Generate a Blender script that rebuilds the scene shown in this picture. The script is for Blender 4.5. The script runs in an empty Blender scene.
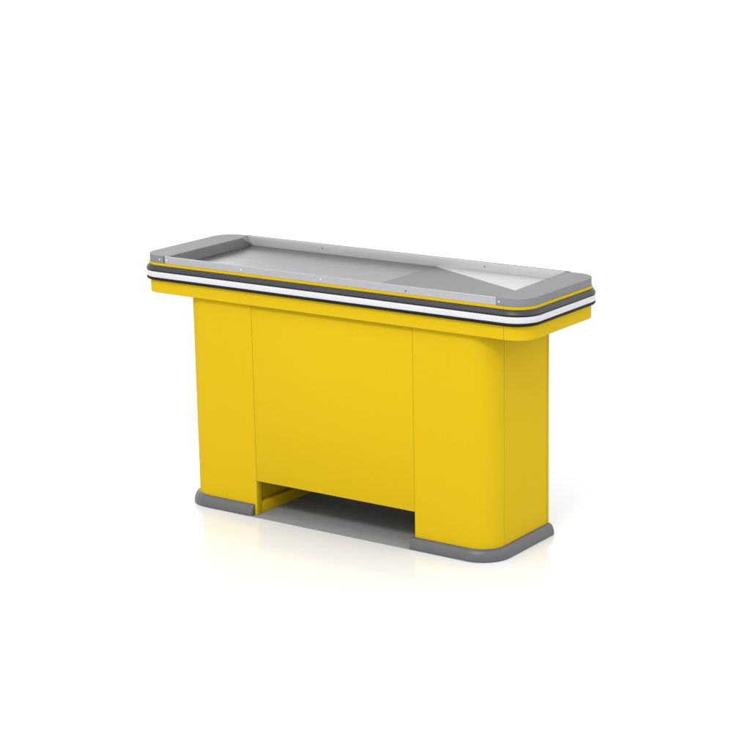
import bpy, bmesh, math
from mathutils import Vector, Matrix

S = bpy.context.scene
COL = S.collection

# ------------------------------------------------------------------ camera
cam = bpy.data.cameras.new('camera')
cam.sensor_width = 36.0
cam.lens = 2062.889 / 750.0 * 36.0
cam.shift_x = (375.0 - 403.57) / 750.0
cam.shift_y = (367.179 - 375.0) / 750.0
cam.clip_start, cam.clip_end = 0.1, 1000.0
co = bpy.data.objects.new('camera', cam); COL.objects.link(co)
yaw, pitch, roll = 0.602138, -0.2417825, -0.0143852
cy_, sy_, cp_, sp_ = math.cos(yaw), math.sin(yaw), math.cos(pitch), math.sin(pitch)
fwd = Vector((-sy_ * cp_, cy_ * cp_, sp_)); rgt = Vector((cy_, sy_, 0)); up = rgt.cross(fwd)
cr, sr = math.cos(roll), math.sin(roll)
r2 = cr * rgt + sr * up; u2 = -sr * rgt + cr * up
M = Matrix((r2, u2, -fwd)).transposed().to_4x4()
M.translation = Vector((4.844743, -5.415579, 2.248055))
co.matrix_world = M
S.camera = co

# ------------------------------------------------------------------ world (white photo studio)
WORLD = 1.29
w = bpy.data.worlds.new('World'); S.world = w; w.use_nodes = True
nt = w.node_tree; bg = nt.nodes['Background']
tc = nt.nodes.new('ShaderNodeTexCoord'); sep = nt.nodes.new('ShaderNodeSeparateXYZ')
nt.links.new(tc.outputs['Generated'], sep.inputs[0])
rp = nt.nodes.new('ShaderNodeValToRGB')
nt.links.new(sep.outputs['Z'], rp.inputs['Fac'])
rp.color_ramp.elements[0].position = 0.0; rp.color_ramp.elements[0].color = (1, 1, 1, 1)
rp.color_ramp.elements[1].position = 1.0; rp.color_ramp.elements[1].color = (1, 1, 1, 1)
nt.links.new(rp.outputs['Color'], bg.inputs['Color'])
bg.inputs['Strength'].default_value = WORLD

# ------------------------------------------------------------------ studio key softbox and added fill lamps
def softbox(name, loc, aim, size, power, colour=(1, 1, 1)):
    l = bpy.data.lights.new(name, 'AREA'); l.shape = 'RECTANGLE'
    l.size, l.size_y = size; l.energy = power; l.color = colour
    o = bpy.data.objects.new(name, l); COL.objects.link(o)
    o.location = loc
    o.rotation_euler = (Vector(aim) - Vector(loc)).to_track_quat('-Z', 'Y').to_euler()
    return o
softbox('key_softbox', (1.5, -3.5, 4.0), (0.8, 0.1, 0.4), (2.6, 0.8), 116.0)
softbox('added_rear_fill', (-4.9, 5.1, 2.6), (0.2, 0.25, 0.9), (1.6, 1.4), 22.0)  # added lamp, lightens the left part of the tray steel and cap
softbox('added_side_fill', (5.2, 1.6, 2.2), (1.4, 0.2, 0.4), (2.4, 1.8), 16.0)  # added fill, brightens the end face and softens the shadow beside it

S.view_settings.view_transform = 'Standard'
S.view_settings.look = 'None'
S.view_settings.exposure = 0.0
S.view_settings.gamma = 1.0

# ------------------------------------------------------------------ materials
def mat(name, col, rough=0.4, metal=0.0, spec=0.5, coat=0.0):
    m = bpy.data.materials.new(name); m.use_nodes = True
    b = m.node_tree.nodes['Principled BSDF']
    b.inputs['Base Color'].default_value = (*col, 1)
    b.inputs['Roughness'].default_value = rough
    b.inputs['Metallic'].default_value = metal
    b.inputs['Specular IOR Level'].default_value = spec
    b.inputs['Coat Weight'].default_value = coat
    return m
def noise_on(m, scale, vec=(1, 1, 1), bump=0.0, rough=None, colvar=None, detail=3.0, dist=0.0005):
    n = m.node_tree; b = n.nodes['Principled BSDF']
    t = n.nodes.new('ShaderNodeTexCoord'); mp = n.nodes.new('ShaderNodeMapping')
    mp.inputs['Scale'].default_value = vec
    nz = n.nodes.new('ShaderNodeTexNoise'); nz.inputs['Scale'].default_value = scale
    nz.inputs['Detail'].default_value = detail
    n.links.new(t.outputs['Object'], mp.inputs['Vector']); n.links.new(mp.outputs['Vector'], nz.inputs['Vector'])
    if bump:
        bp = n.nodes.new('ShaderNodeBump'); bp.inputs['Strength'].default_value = bump
        bp.inputs['Distance'].default_value = dist
        n.links.new(nz.outputs['Fac'], bp.inputs['Height']); n.links.new(bp.outputs['Normal'], b.inputs['Normal'])
    if rough:
        mr = n.nodes.new('ShaderNodeMapRange')
        mr.inputs['To Min'].default_value, mr.inputs['To Max'].default_value = rough
        n.links.new(nz.outputs['Fac'], mr.inputs['Value']); n.links.new(mr.outputs['Result'], b.inputs['Roughness'])
    if colvar:
        mr = n.nodes.new('ShaderNodeMapRange')
        mr.inputs['From Min'].default_value, mr.inputs['From Max'].default_value = 0.3, 0.7
        mx = n.nodes.new('ShaderNodeMix'); mx.data_type = 'RGBA'
        mx.inputs['A'].default_value = (*colvar[0], 1); mx.inputs['B'].default_value = (*colvar[1], 1)
        n.links.new(nz.outputs['Fac'], mr.inputs['Value'])
        n.links.new(mr.outputs['Result'], mx.inputs['Factor']); n.links.new(mx.outputs['Result'], b.inputs['Base Color'])
    return m
yellow = noise_on(mat('yellow_powder_coat', (.55, .36, .005), 0.46, spec=0.03), 260, bump=0.10, dist=0.0004,
                  colvar=((0.552, 0.378, 0.008), (0.566, 0.388, 0.009)))
yellow.node_tree.nodes['Principled BSDF'].inputs['Specular Tint'].default_value = (1.0, 0.8, 0.3, 1)
steel = noise_on(mat('brushed_steel', (.42, .42, .425), 0.36, 1.0), 60, (0.04, 5, 5), rough=(0.22, 0.36),
                 colvar=((.185, .185, .188), (.230, .230, .233)))
steel_bright = noise_on(mat('satin_steel_rail', (.55, .55, .56), 0.34, 0.7), 60, (0.04, 5, 5), rough=(0.22, 0.36),
                 colvar=((.395, .395, .405), (.415, .415, .425)))
steel_darker = noise_on(mat('darker_steel_plate', (.24, .24, .24), 0.42, 0.8), 60, (0.04, 5, 5), rough=(0.36, 0.48),
                 colvar=((.150, .150, .152), (.180, .180, .182)))  # darker and rougher than the tray floor steel
rail_alu = noise_on(mat('satin_aluminium', (.5, .5, .5), 0.4, 0.35), 60, (0.04, 5, 5), rough=(0.34, 0.46),
                 colvar=((.46, .46, .465), (.49, .49, .495)))
trimm = mat('dark_edge_trim', (.13, .13, .135), 0.45)
cavity_dark = mat('cavity_shade_dark', (.05, .045, .04), 0.8)  # dark colour put in to deepen the shade inside the cavity
steel_end = noise_on(mat('steel_end_plate', (.27, .27, .27), 0.4, 0.8), 60, (5, .04, 5), rough=(0.34, 0.44),
                 colvar=((.25, .25, .252), (.28, .28, .282)))
capm = noise_on(mat('grey_cap_plastic', (.27, .275, .285), 0.55, spec=0.15), 300, bump=0.12, dist=0.0003,
                colvar=((.190, .193, .200), (.202, .205, .212)))
rubber = noise_on(mat('charcoal_bumper_rubber', (.021, .022, .026), 0.40, spec=0.5), 400, bump=0.05, dist=0.0003)
blackr = noise_on(mat('black_bumper_rubber', (.007, .007, .009), 0.5, spec=0.15), 400, bump=0.05, dist=0.0003)
white = noise_on(mat('white_bumper_insert', (.68, .68, .70), 0.35), 5, (1, 1, 1), colvar=((.55, .55, .57), (.57, .57, .59)))
skirtm = noise_on(mat('grey_skirting_rubber', (.085, .088, .095), 0.42, spec=0.6), 300, bump=0.08, dist=0.0003,
                  colvar=((.079, .081, .086), (.087, .089, .094)))
sheetm = noise_on(mat('matte_grey_floor_sheet', (.22, .22, .22), 0.7, spec=0.05), 30, colvar=((.27, .27, .27), (.29, .29, .29)))  # matte grey for the floor sheet, no metal in it
screwm = mat('zinc_screw', (.8, .8, .82), 0.2, 1.0)
dark = mat('dark_joint', (.03, .03, .032), 0.6)
floorm = noise_on(mat('white_gloss_floor', (.79, .795, .82), 0.12, spec=0.42), 0.7, rough=(0.10, 0.15))

# ------------------------------------------------------------------ helpers
def link(name, bm, m, parent=None, smooth=35):
    bmesh.ops.recalc_face_normals(bm, faces=bm.faces)
    me = bpy.data.meshes.new(name); bm.to_mesh(me); bm.free()
    o = bpy.data.objects.new(name, me); COL.objects.link(o)
    me.materials.append(m)
    if smooth:
        for p in me.polygons: p.use_smooth = True
        e = bmesh.new(); e.from_mesh(me)
        lim = math.radians(smooth)
        for ed in e.edges:
            ed.smooth = not (len(ed.link_faces) == 2 and ed.calc_face_angle(0) > lim)
        e.to_mesh(me); e.free()
    if parent: o.parent = parent
    return o
def box(bm, x0, x1, y0, y1, z0, z1, bev=0.0, seg=2):
    vs = [bm.verts.new((x, y, z)) for z in (z0, z1) for (x, y) in ((x0, y0), (x1, y0), (x1, y1), (x0, y1))]
    fs = [bm.faces.new([vs[i] for i in q]) for q in
          ((3, 2, 1, 0), (4, 5, 6, 7), (0, 1, 5, 4), (1, 2, 6, 5), (2, 3, 7, 6), (3, 0, 4, 7))]
    if bev:
        ed = {e for f in fs for e in f.edges}
        bmesh.ops.bevel(bm, geom=list(ed), offset=bev, segments=seg, affect='EDGES', profile=0.5)
def prism(bm, pts, z0, z1, bev=0.0, seg=3):
    a = [bm.verts.new((x, y, z0)) for x, y in pts]; b = [bm.verts.new((x, y, z1)) for x, y in pts]
    n = len(pts)
    bm.faces.new(a[::-1]); top = bm.faces.new(b)
    for i in range(n): bm.faces.new((a[i], a[(i + 1) % n], b[(i + 1) % n], b[i]))
    if bev:
        bmesh.ops.bevel(bm, geom=list(top.edges), offset=bev, segments=seg, affect='EDGES', profile=0.5)
def arc(cx, cy, R, a0, a1, n=20):
    out = []
    for i in range(n + 1):
        a = math.radians(a0 + (a1 - a0) * i / n)
        out.append(((cx + R * math.cos(a), cy + R * math.sin(a)), (math.cos(a), math.sin(a))))
    return out
def sweep(bm, path, prof, closed=False, scale=None):
    """path: [(point, outward normal)], prof: [(n, z)] closed outline"""
    rings = []
    for i, ((x, y), (nx, ny)) in enumerate(path):
        k = scale[i] if scale else 1.0
        rings.append([bm.verts.new((x + nx * n * k, y + ny * n * k, z)) for n, z in prof])
    m = len(prof)
    for i in range(len(rings) - (0 if closed else 1)):
        A, B = rings[i], rings[(i + 1) % len(rings)]
        for j in range(m): bm.faces.new((A[j], B[j], B[(j + 1) % m], A[(j + 1) % m]))
    if not closed:
        bm.faces.new(rings[0]); bm.faces.new(rings[-1][::-1])
def quadsheet(bm, pts, t=0.0012):
    """a folded sheet panel: polygon with real thickness below it"""
    top = [bm.verts.new(p) for p in pts]; bot = [bm.verts.new((p[0], p[1], p[2] - t)) for p in pts]
    bm.faces.new(top); bm.faces.new(bot[::-1]); n = len(pts)
    for i in range(n): bm.faces.new((top[i], top[(i + 1) % n], bot[(i + 1) % n], bot[i]))

# ------------------------------------------------------------------ dimensions (metres)
L, W, H = 1.5896, 0.4742, 0.90
RC = 0.0733
ZA = 0.7652                  # underside of the top
YB, D = 0.020, 0.3894        # pedestal front and back
XL, XR = 0.1697, 1.4462
RB = 0.0834
S1, S2 = 0.4738, 1.1462      # seams between pedestals and middle panel
ZP = 0.1286
ZF = 0.8665                  # tray floor
T = 0.003

# ------------------------------------------------------------------ setting
bm = bmesh.new()
g = 200.0
vs = [bm.verts.new(p) for p in ((-g, -60, 0), (60, -60, 0), (60, g, 0), (-g, g, 0))]
bm.faces.new(vs)
fl = link('floor', bm, floorm, smooth=0); fl['kind'] = 'structure'

# ------------------------------------------------------------------ the counter
root = bpy.data.objects.new('checkout_counter', None); COL.objects.link(root)
root['label'] = 'yellow shop checkout counter with steel tray top and grey skirting, on white floor'
root['category'] = 'checkout counter'

def ped_path(side, x_in, yb=YB, xo=None, d=D, inset=0.0):
    """outer line of a pedestal from its inner front edge round the corner to its back"""
    xo = (XL if side < 0 else XR) if xo is None else xo
    if side > 0:
        p = [((x_in, yb), (0, -1))]
        p += arc(xo - RB, yb + RB, RB, -90, 0)
        p += [((xo, d), (1, 0))]
    else:
        p = [((x_in, yb), (0, -1))]
        p += arc(xo + RB, yb + RB, RB, -90, -180)
        p += [((xo, d), (-1, 0))]
    return p
def sheet_prof(z0, z1, t=T, b=0.0007):
    return [(-t, z0), (-b, z0), (0, z0 + b), (0, z1 - b), (-b, z1), (-t, z1)]

SK = [(0.0002, 0.0005), (0.0205, 0.0005), (0.0222, 0.003), (0.0222, 0.009), (0.0208, 0.018), (0.0178, 0.027),
      (0.0135, 0.0345), (0.0085, 0.0390), (0.0045, 0.0402), (0.0002, 0.0402)]
for side in (-1, 1):
    x_in = S1 if side < 0 else S2
    x_out = XL if side < 0 else XR
    # core body, set back behind the sheet panels
    bm = bmesh.new()
    pp = ped_path(side, x_in + side * 0.024)
    pts = [(x - nx * (T + 0.0012), y - ny * (T + 0.0012)) for (x, y), (nx, ny) in pp]
    pts[-1] = (pts[-1][0], D - 0.002)
    pts.append((x_in + side * 0.024, D - 0.002))
    prism(bm, pts, 0.0015, ZA - 0.001)
    ped = link('pedestal', bm, yellow, root)
    # front sheet with the rounded corner
    bm = bmesh.new()
    sweep(bm, pp_ := [((x_in + side * 0.0004, YB), (0, -1))] + ped_path(side, x_in)[1:-1], sheet_prof(0.002, ZA - 0.0008))
    link('front_panel', bm, yellow, ped)
    # flat side sheet, starts after a narrow seam, stops short of the rear return
    bm = bmesh.new()
    sweep(bm, [((x_out, YB + RB + 0.0014), (side, 0)), ((x_out, D - 0.0135), (side, 0))], sheet_prof(0.002, ZA - 0.0008))
    link('side_panel', bm, yellow, ped)
    bm = bmesh.new()
    a, b = sorted((x_out - side * 0.022, x_out + side * 0.0008))
    box(bm, a, b, D - 0.0120, D, 0.002, ZA - 0.0008, 0.0008)
    link('rear_flange', bm, yellow, ped)
    # open inner side: folded flanges round a recess
    bm = bmesh.new()
    a, b = sorted((x_in, x_in + side * 0.022))
    box(bm, a, b, YB + T + 0.0002, 0.047, 0.002, ZA - 0.001, 0.0008)
    link('flange', bm, yellow, ped)
    bm = bmesh.new()
    box(bm, a, b, 0.0472, D - 0.03, 0.002, 0.0440, 0.0008)
    link('bottom_flange', bm, yellow, ped)
    bm = bmesh.new()
    box(bm, a, b, D - 0.0298, D - 0.0005, 0.002, ZA - 0.001, 0.0008)
    link('rear_flange', bm, yellow, ped)
    # skirting
    bm = bmesh.new()
    if side < 0:
        x_e = 0.4640
        path, sc = [], []
        for k in (0.0, 0.001, 0.003, 0.006, 0.010, 0.015):
            path.append(((x_e - k, YB), (0, -1))); q = 1 - k / 0.015; sc.append(0.55 + 0.45 * math.sqrt(max(0, 1 - q * q)))
        rest = ped_path(side, x_e)[1:]
        path += rest; sc += [1.0] * len(rest)
        sweep(bm, path, SK, scale=sc)
    else:
        path = [((1.1372, YB), (0, -1))] + ped_path(side, x_in)[1:]
        sweep(bm, path, SK)
    link('skirting', bm, skirtm, root, smooth=50)

# middle front panel, back panel, matte grey sheet on the floor
bm = bmesh.new()
box(bm, S1 + 0.0004, S2 - 0.0010, YB + 0.0004, YB + 0.0036, ZP, ZA - 0.0008, 0.0006)
box(bm, S1 + 0.0008, S2 - 0.0008, YB + 0.0038, YB + 0.020, ZP, ZP + 0.0015)
pn = link('front_panel', bm, yellow, root)
bm = bmesh.new()
box(bm, S1 - 0.020, S2 + 0.020, D + 0.0002, D + 0.003, 0.020, ZA - 0.0008, 0.0006)
link('back_panel', bm, cavity_dark, root)  # unseen panel, carried low to keep light out of the cavity
bm = bmesh.new()
box(bm, S1 + 0.001, S2 - 0.0095, 0.0195, D - 0.002, 0.0008, 0.0024)
box(bm, S1 - 0.008, S2 - 0.0095, -0.0022, 0.0193, 0.0008, 0.0024)
link('floor_sheet', bm, sheetm, root)

# the top: apron band
def rr(x0=0.0, x1=L, y0=0.0, y1=W, R=RC, n=20):
    return (arc(x1 - R, y0 + R, R, -90, 0, n) + arc(x1 - R, y1 - R, R, 0, 90, n)
            + arc(x0 + R, y1 - R, R, 90, 180, n) + arc(x0 + R, y0 + R, R, 180, 270, n))
full = rr(); N = 21
ZB = 0.8733
XS = 1.5082
AP_PROF = [(-T, ZA), (-.0007, ZA), (0, ZA + .0007), (0, .8642), (.0024, .8646), (.0028, .8652), (.0028, .8722), (.0020, ZB), (-T, ZB)]
bm = bmesh.new()
sweep(bm, [((XS + 0.0005, 0), (0, -1))] + full[:2 * N] + [((XS + 0.0005, W), (0, 1))], AP_PROF)
link('apron', bm, yellow, root)
bm = bmesh.new()
sweep(bm, [((XS - 0.0005, W), (0, 1))] + full[2 * N:] + [((XS - 0.0005, 0), (0, -1))], AP_PROF)
link('apron', bm, yellow, root)
bm = bmesh.new()
prism(bm, [(x - nx * 0.0038, y - ny * 0.0038) for (x, y), (nx, ny) in full], ZA + 0.0004, ZF - 0.004)
link('underside_board', bm, cavity_dark, root)

# bumper: charcoal rail with white insert, all the way round
BR = [(0.0004, 0.8116), (0.0080, 0.8116), (0.0115, 0.8130), (0.0134, 0.8160), (0.0136, 0.8195), (0.0128, 0.8214),
      (0.0085, 0.8222), (0.0085, 0.8440), (0.0122, 0.8444), (0.0130, 0.8456), (0.0128, 0.8474), (0.0004, 0.8476)]
bm = bmesh.new(); sweep(bm, rr(), BR, closed=True)
rail = link('bumper', bm, blackr, root, smooth=40)
BT = [(0.0004, 0.8478), (0.0127, 0.8478), (0.0135, 0.8488), (0.0135, 0.8510), (0.0126, 0.8532),
      (0.0072, 0.8612), (0.0052, 0.8630), (0.0020, 0.8638), (0.0004, 0.8638)]
bm = bmesh.new(); sweep(bm, rr(), BT, closed=True)
link('bumper_top_strip', bm, rubber, rail, smooth=40)
BI = [(0.0088, 0.8225), (0.0112, 0.8225), (0.0126, 0.8245), (0.0132, 0.8290), (0.0134, 0.8335), (0.0132, 0.8380),
      (0.0126, 0.8422), (0.0112, 0.8441), (0.0088, 0.8441)]
bm = bmesh.new(); sweep(bm, rr(), BI, closed=True)
link('bumper_insert', bm, white, rail, smooth=60)

# end caps
XJ0, XJ1 = 0.1052, 1.4802
bm = bmesh.new()
lc = [((XJ1, 0), 0)] + full[:N] + full[N:2 * N] + [((1.4630, W), 0)]
prism(bm, [p for p, _ in lc] + [(1.4644, W - 0.0046), (XJ1 - 0.0002, 0.0052), (XJ1, 0.005)], ZB + 0.0002, H, 0.0022, 3)
capR = link('end_cap', bm, capm, root)
bm = bmesh.new()
rc = [((0.1030, W), 0)] + full[2 * N:3 * N] + full[3 * N:] + [((XJ0 - 0.002, 0), 0)]
prism(bm, [p for p, _ in rc] + [(XJ0 - 0.002, 0.0052), (0.1178, 0.0052), (0.1180, 0.4263), (0.1030, W - 0.0046)],
      ZB + 0.0002, H, 0.0022, 3)
capL = link('end_cap', bm, capm, root)
# rails front and back
bm = bmesh.new()
box(bm, XJ0 + 0.002, XJ1 - 0.0005, -0.0004, 0.0046, ZB - 0.0005, H + 0.0003, 0.0018, 3)
railF = link('front_rail', bm, steel_bright, root)
bm = bmesh.new()
box(bm, 0.1045, 1.4620, W - 0.0044, W + 0.0002, ZF - 0.002, H, 0.0014, 3)
railB = link('back_rail', bm, rail_alu, root)
# dark joints
bm = bmesh.new(); box(bm, XJ0 - 0.0018, XJ0 + 0.0018, 0.0004, 0.0046, ZB, H - 0.001)
link('joint_clip', bm, dark, root, smooth=0)
for x in (0.115, 1.4655):
    bm = bmesh.new(); box(bm, x - 0.012, x + 0.012, W + 0.0004, W + 0.0022, H - 0.010, H + 0.0012, 0.0004)
    link('joint_clip', bm, dark, root, smooth=0)

# tray floor and sloping plates
yi0, yi1 = 0.0050, W - 0.0048
bm = bmesh.new()
quadsheet(bm, [(0.100, yi0, ZF), (0.9405, yi0, ZF), (0.9405, yi1, ZF), (0.100, yi1, ZF)])
link('tray_floor', bm, steel, root, smooth=0)
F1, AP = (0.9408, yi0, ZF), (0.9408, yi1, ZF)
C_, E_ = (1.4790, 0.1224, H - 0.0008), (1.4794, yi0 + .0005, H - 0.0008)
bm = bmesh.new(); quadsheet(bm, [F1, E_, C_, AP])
link('sloping_plate', bm, steel_darker, root, smooth=0)
bm = bmesh.new(); quadsheet(bm, [(AP[0] + .001, AP[1], AP[2]), (C_[0] - .0002, C_[1] + .0002, C_[2] - .0003), (1.4636, yi1, ZF + 0.002)])
link('deflector_plate', bm, rail_alu, root, smooth=0)
# left end wall of the tray
bm = bmesh.new()
def face(*p): bm.faces.new([bm.verts.new(q) for q in p])
face((0.1184, yi0, H - .0015), (0.1290, yi0, ZF), (0.1290, yi1, ZF), (0.1184, 0.4262, H - .0015))
bmesh.ops.solidify(bm, geom=bm.faces[:], thickness=0.001)
link('tray_end_wall', bm, steel_end, root, smooth=0)
bm = bmesh.new()
face((0.1186, 0.4264, H - .0015), (0.1300, yi1, ZF), (0.1034, yi1, H - .0015))
bmesh.ops.solidify(bm, geom=bm.faces[:], thickness=0.0008)
link('corner_gusset', bm, rail_alu, root, smooth=0)
# thin dark edging round the outside of the rim, back and left end
bm = bmesh.new()
sweep(bm, [((1.452, W), (0, 1)), ((0.129, W), (0, 1))], [(0.0005, H - .007), (0.0020, H - .007), (0.0020, H + .0010), (0.0005, H + .0010)])
link('edge_trim', bm, trimm, root, smooth=0)
bm = bmesh.new()
sweep(bm, [((0.101, W), (0, 1))] + full[2 * N:3 * N] + [((0, 0.075), (-1, 0))], [(0.0002, H - .004), (0.0012, H - .004), (0.0012, H - .0002), (0.0002, H - .0002)])
link('edge_trim', bm, capm, root, smooth=0)

# screws
def screw(x, z, parent, y=-0.0006, r=0.0032, m=screwm, back=False):
    bm = bmesh.new(); rings = []
    s = 1 if back else -1
    for k, (rr_, h) in enumerate(((1, -0.0006), (1, 0.0003), (0.85, 0.0010), (0.5, 0.0015))):
        rings.append([bm.verts.new((x + r * rr_ * math.cos(t * math.pi / 8), (y + (-h)), z + r * rr_ * math.sin(t * math.pi / 8))) for t in range(16)])
    for A, B in zip(rings, rings[1:]):
        for j in range(16): bm.faces.new((A[j], A[(j + 1) % 16], B[(j + 1) % 16], B[j]))
    bm.faces.new(rings[-1]); bm.faces.new(rings[0][::-1])
    link('screw', bm, m, parent)
screw(0.4521, 0.886, railF); screw(0.7921, 0.8876, railF); screw(1.1354, 0.884, railF, r=0.0026, m=dark)
screw(0.1170, 0.8863, railF); screw(0.0850, 0.8863, capL, y=-0.0002); screw(1.4913, 0.8866, capR, y=-0.0002)
for x, z in ((1.143, 0.886), (0.452, 0.886)):
    screw(x, z, railB, y=W - 0.0046, m=steel, r=0.003)
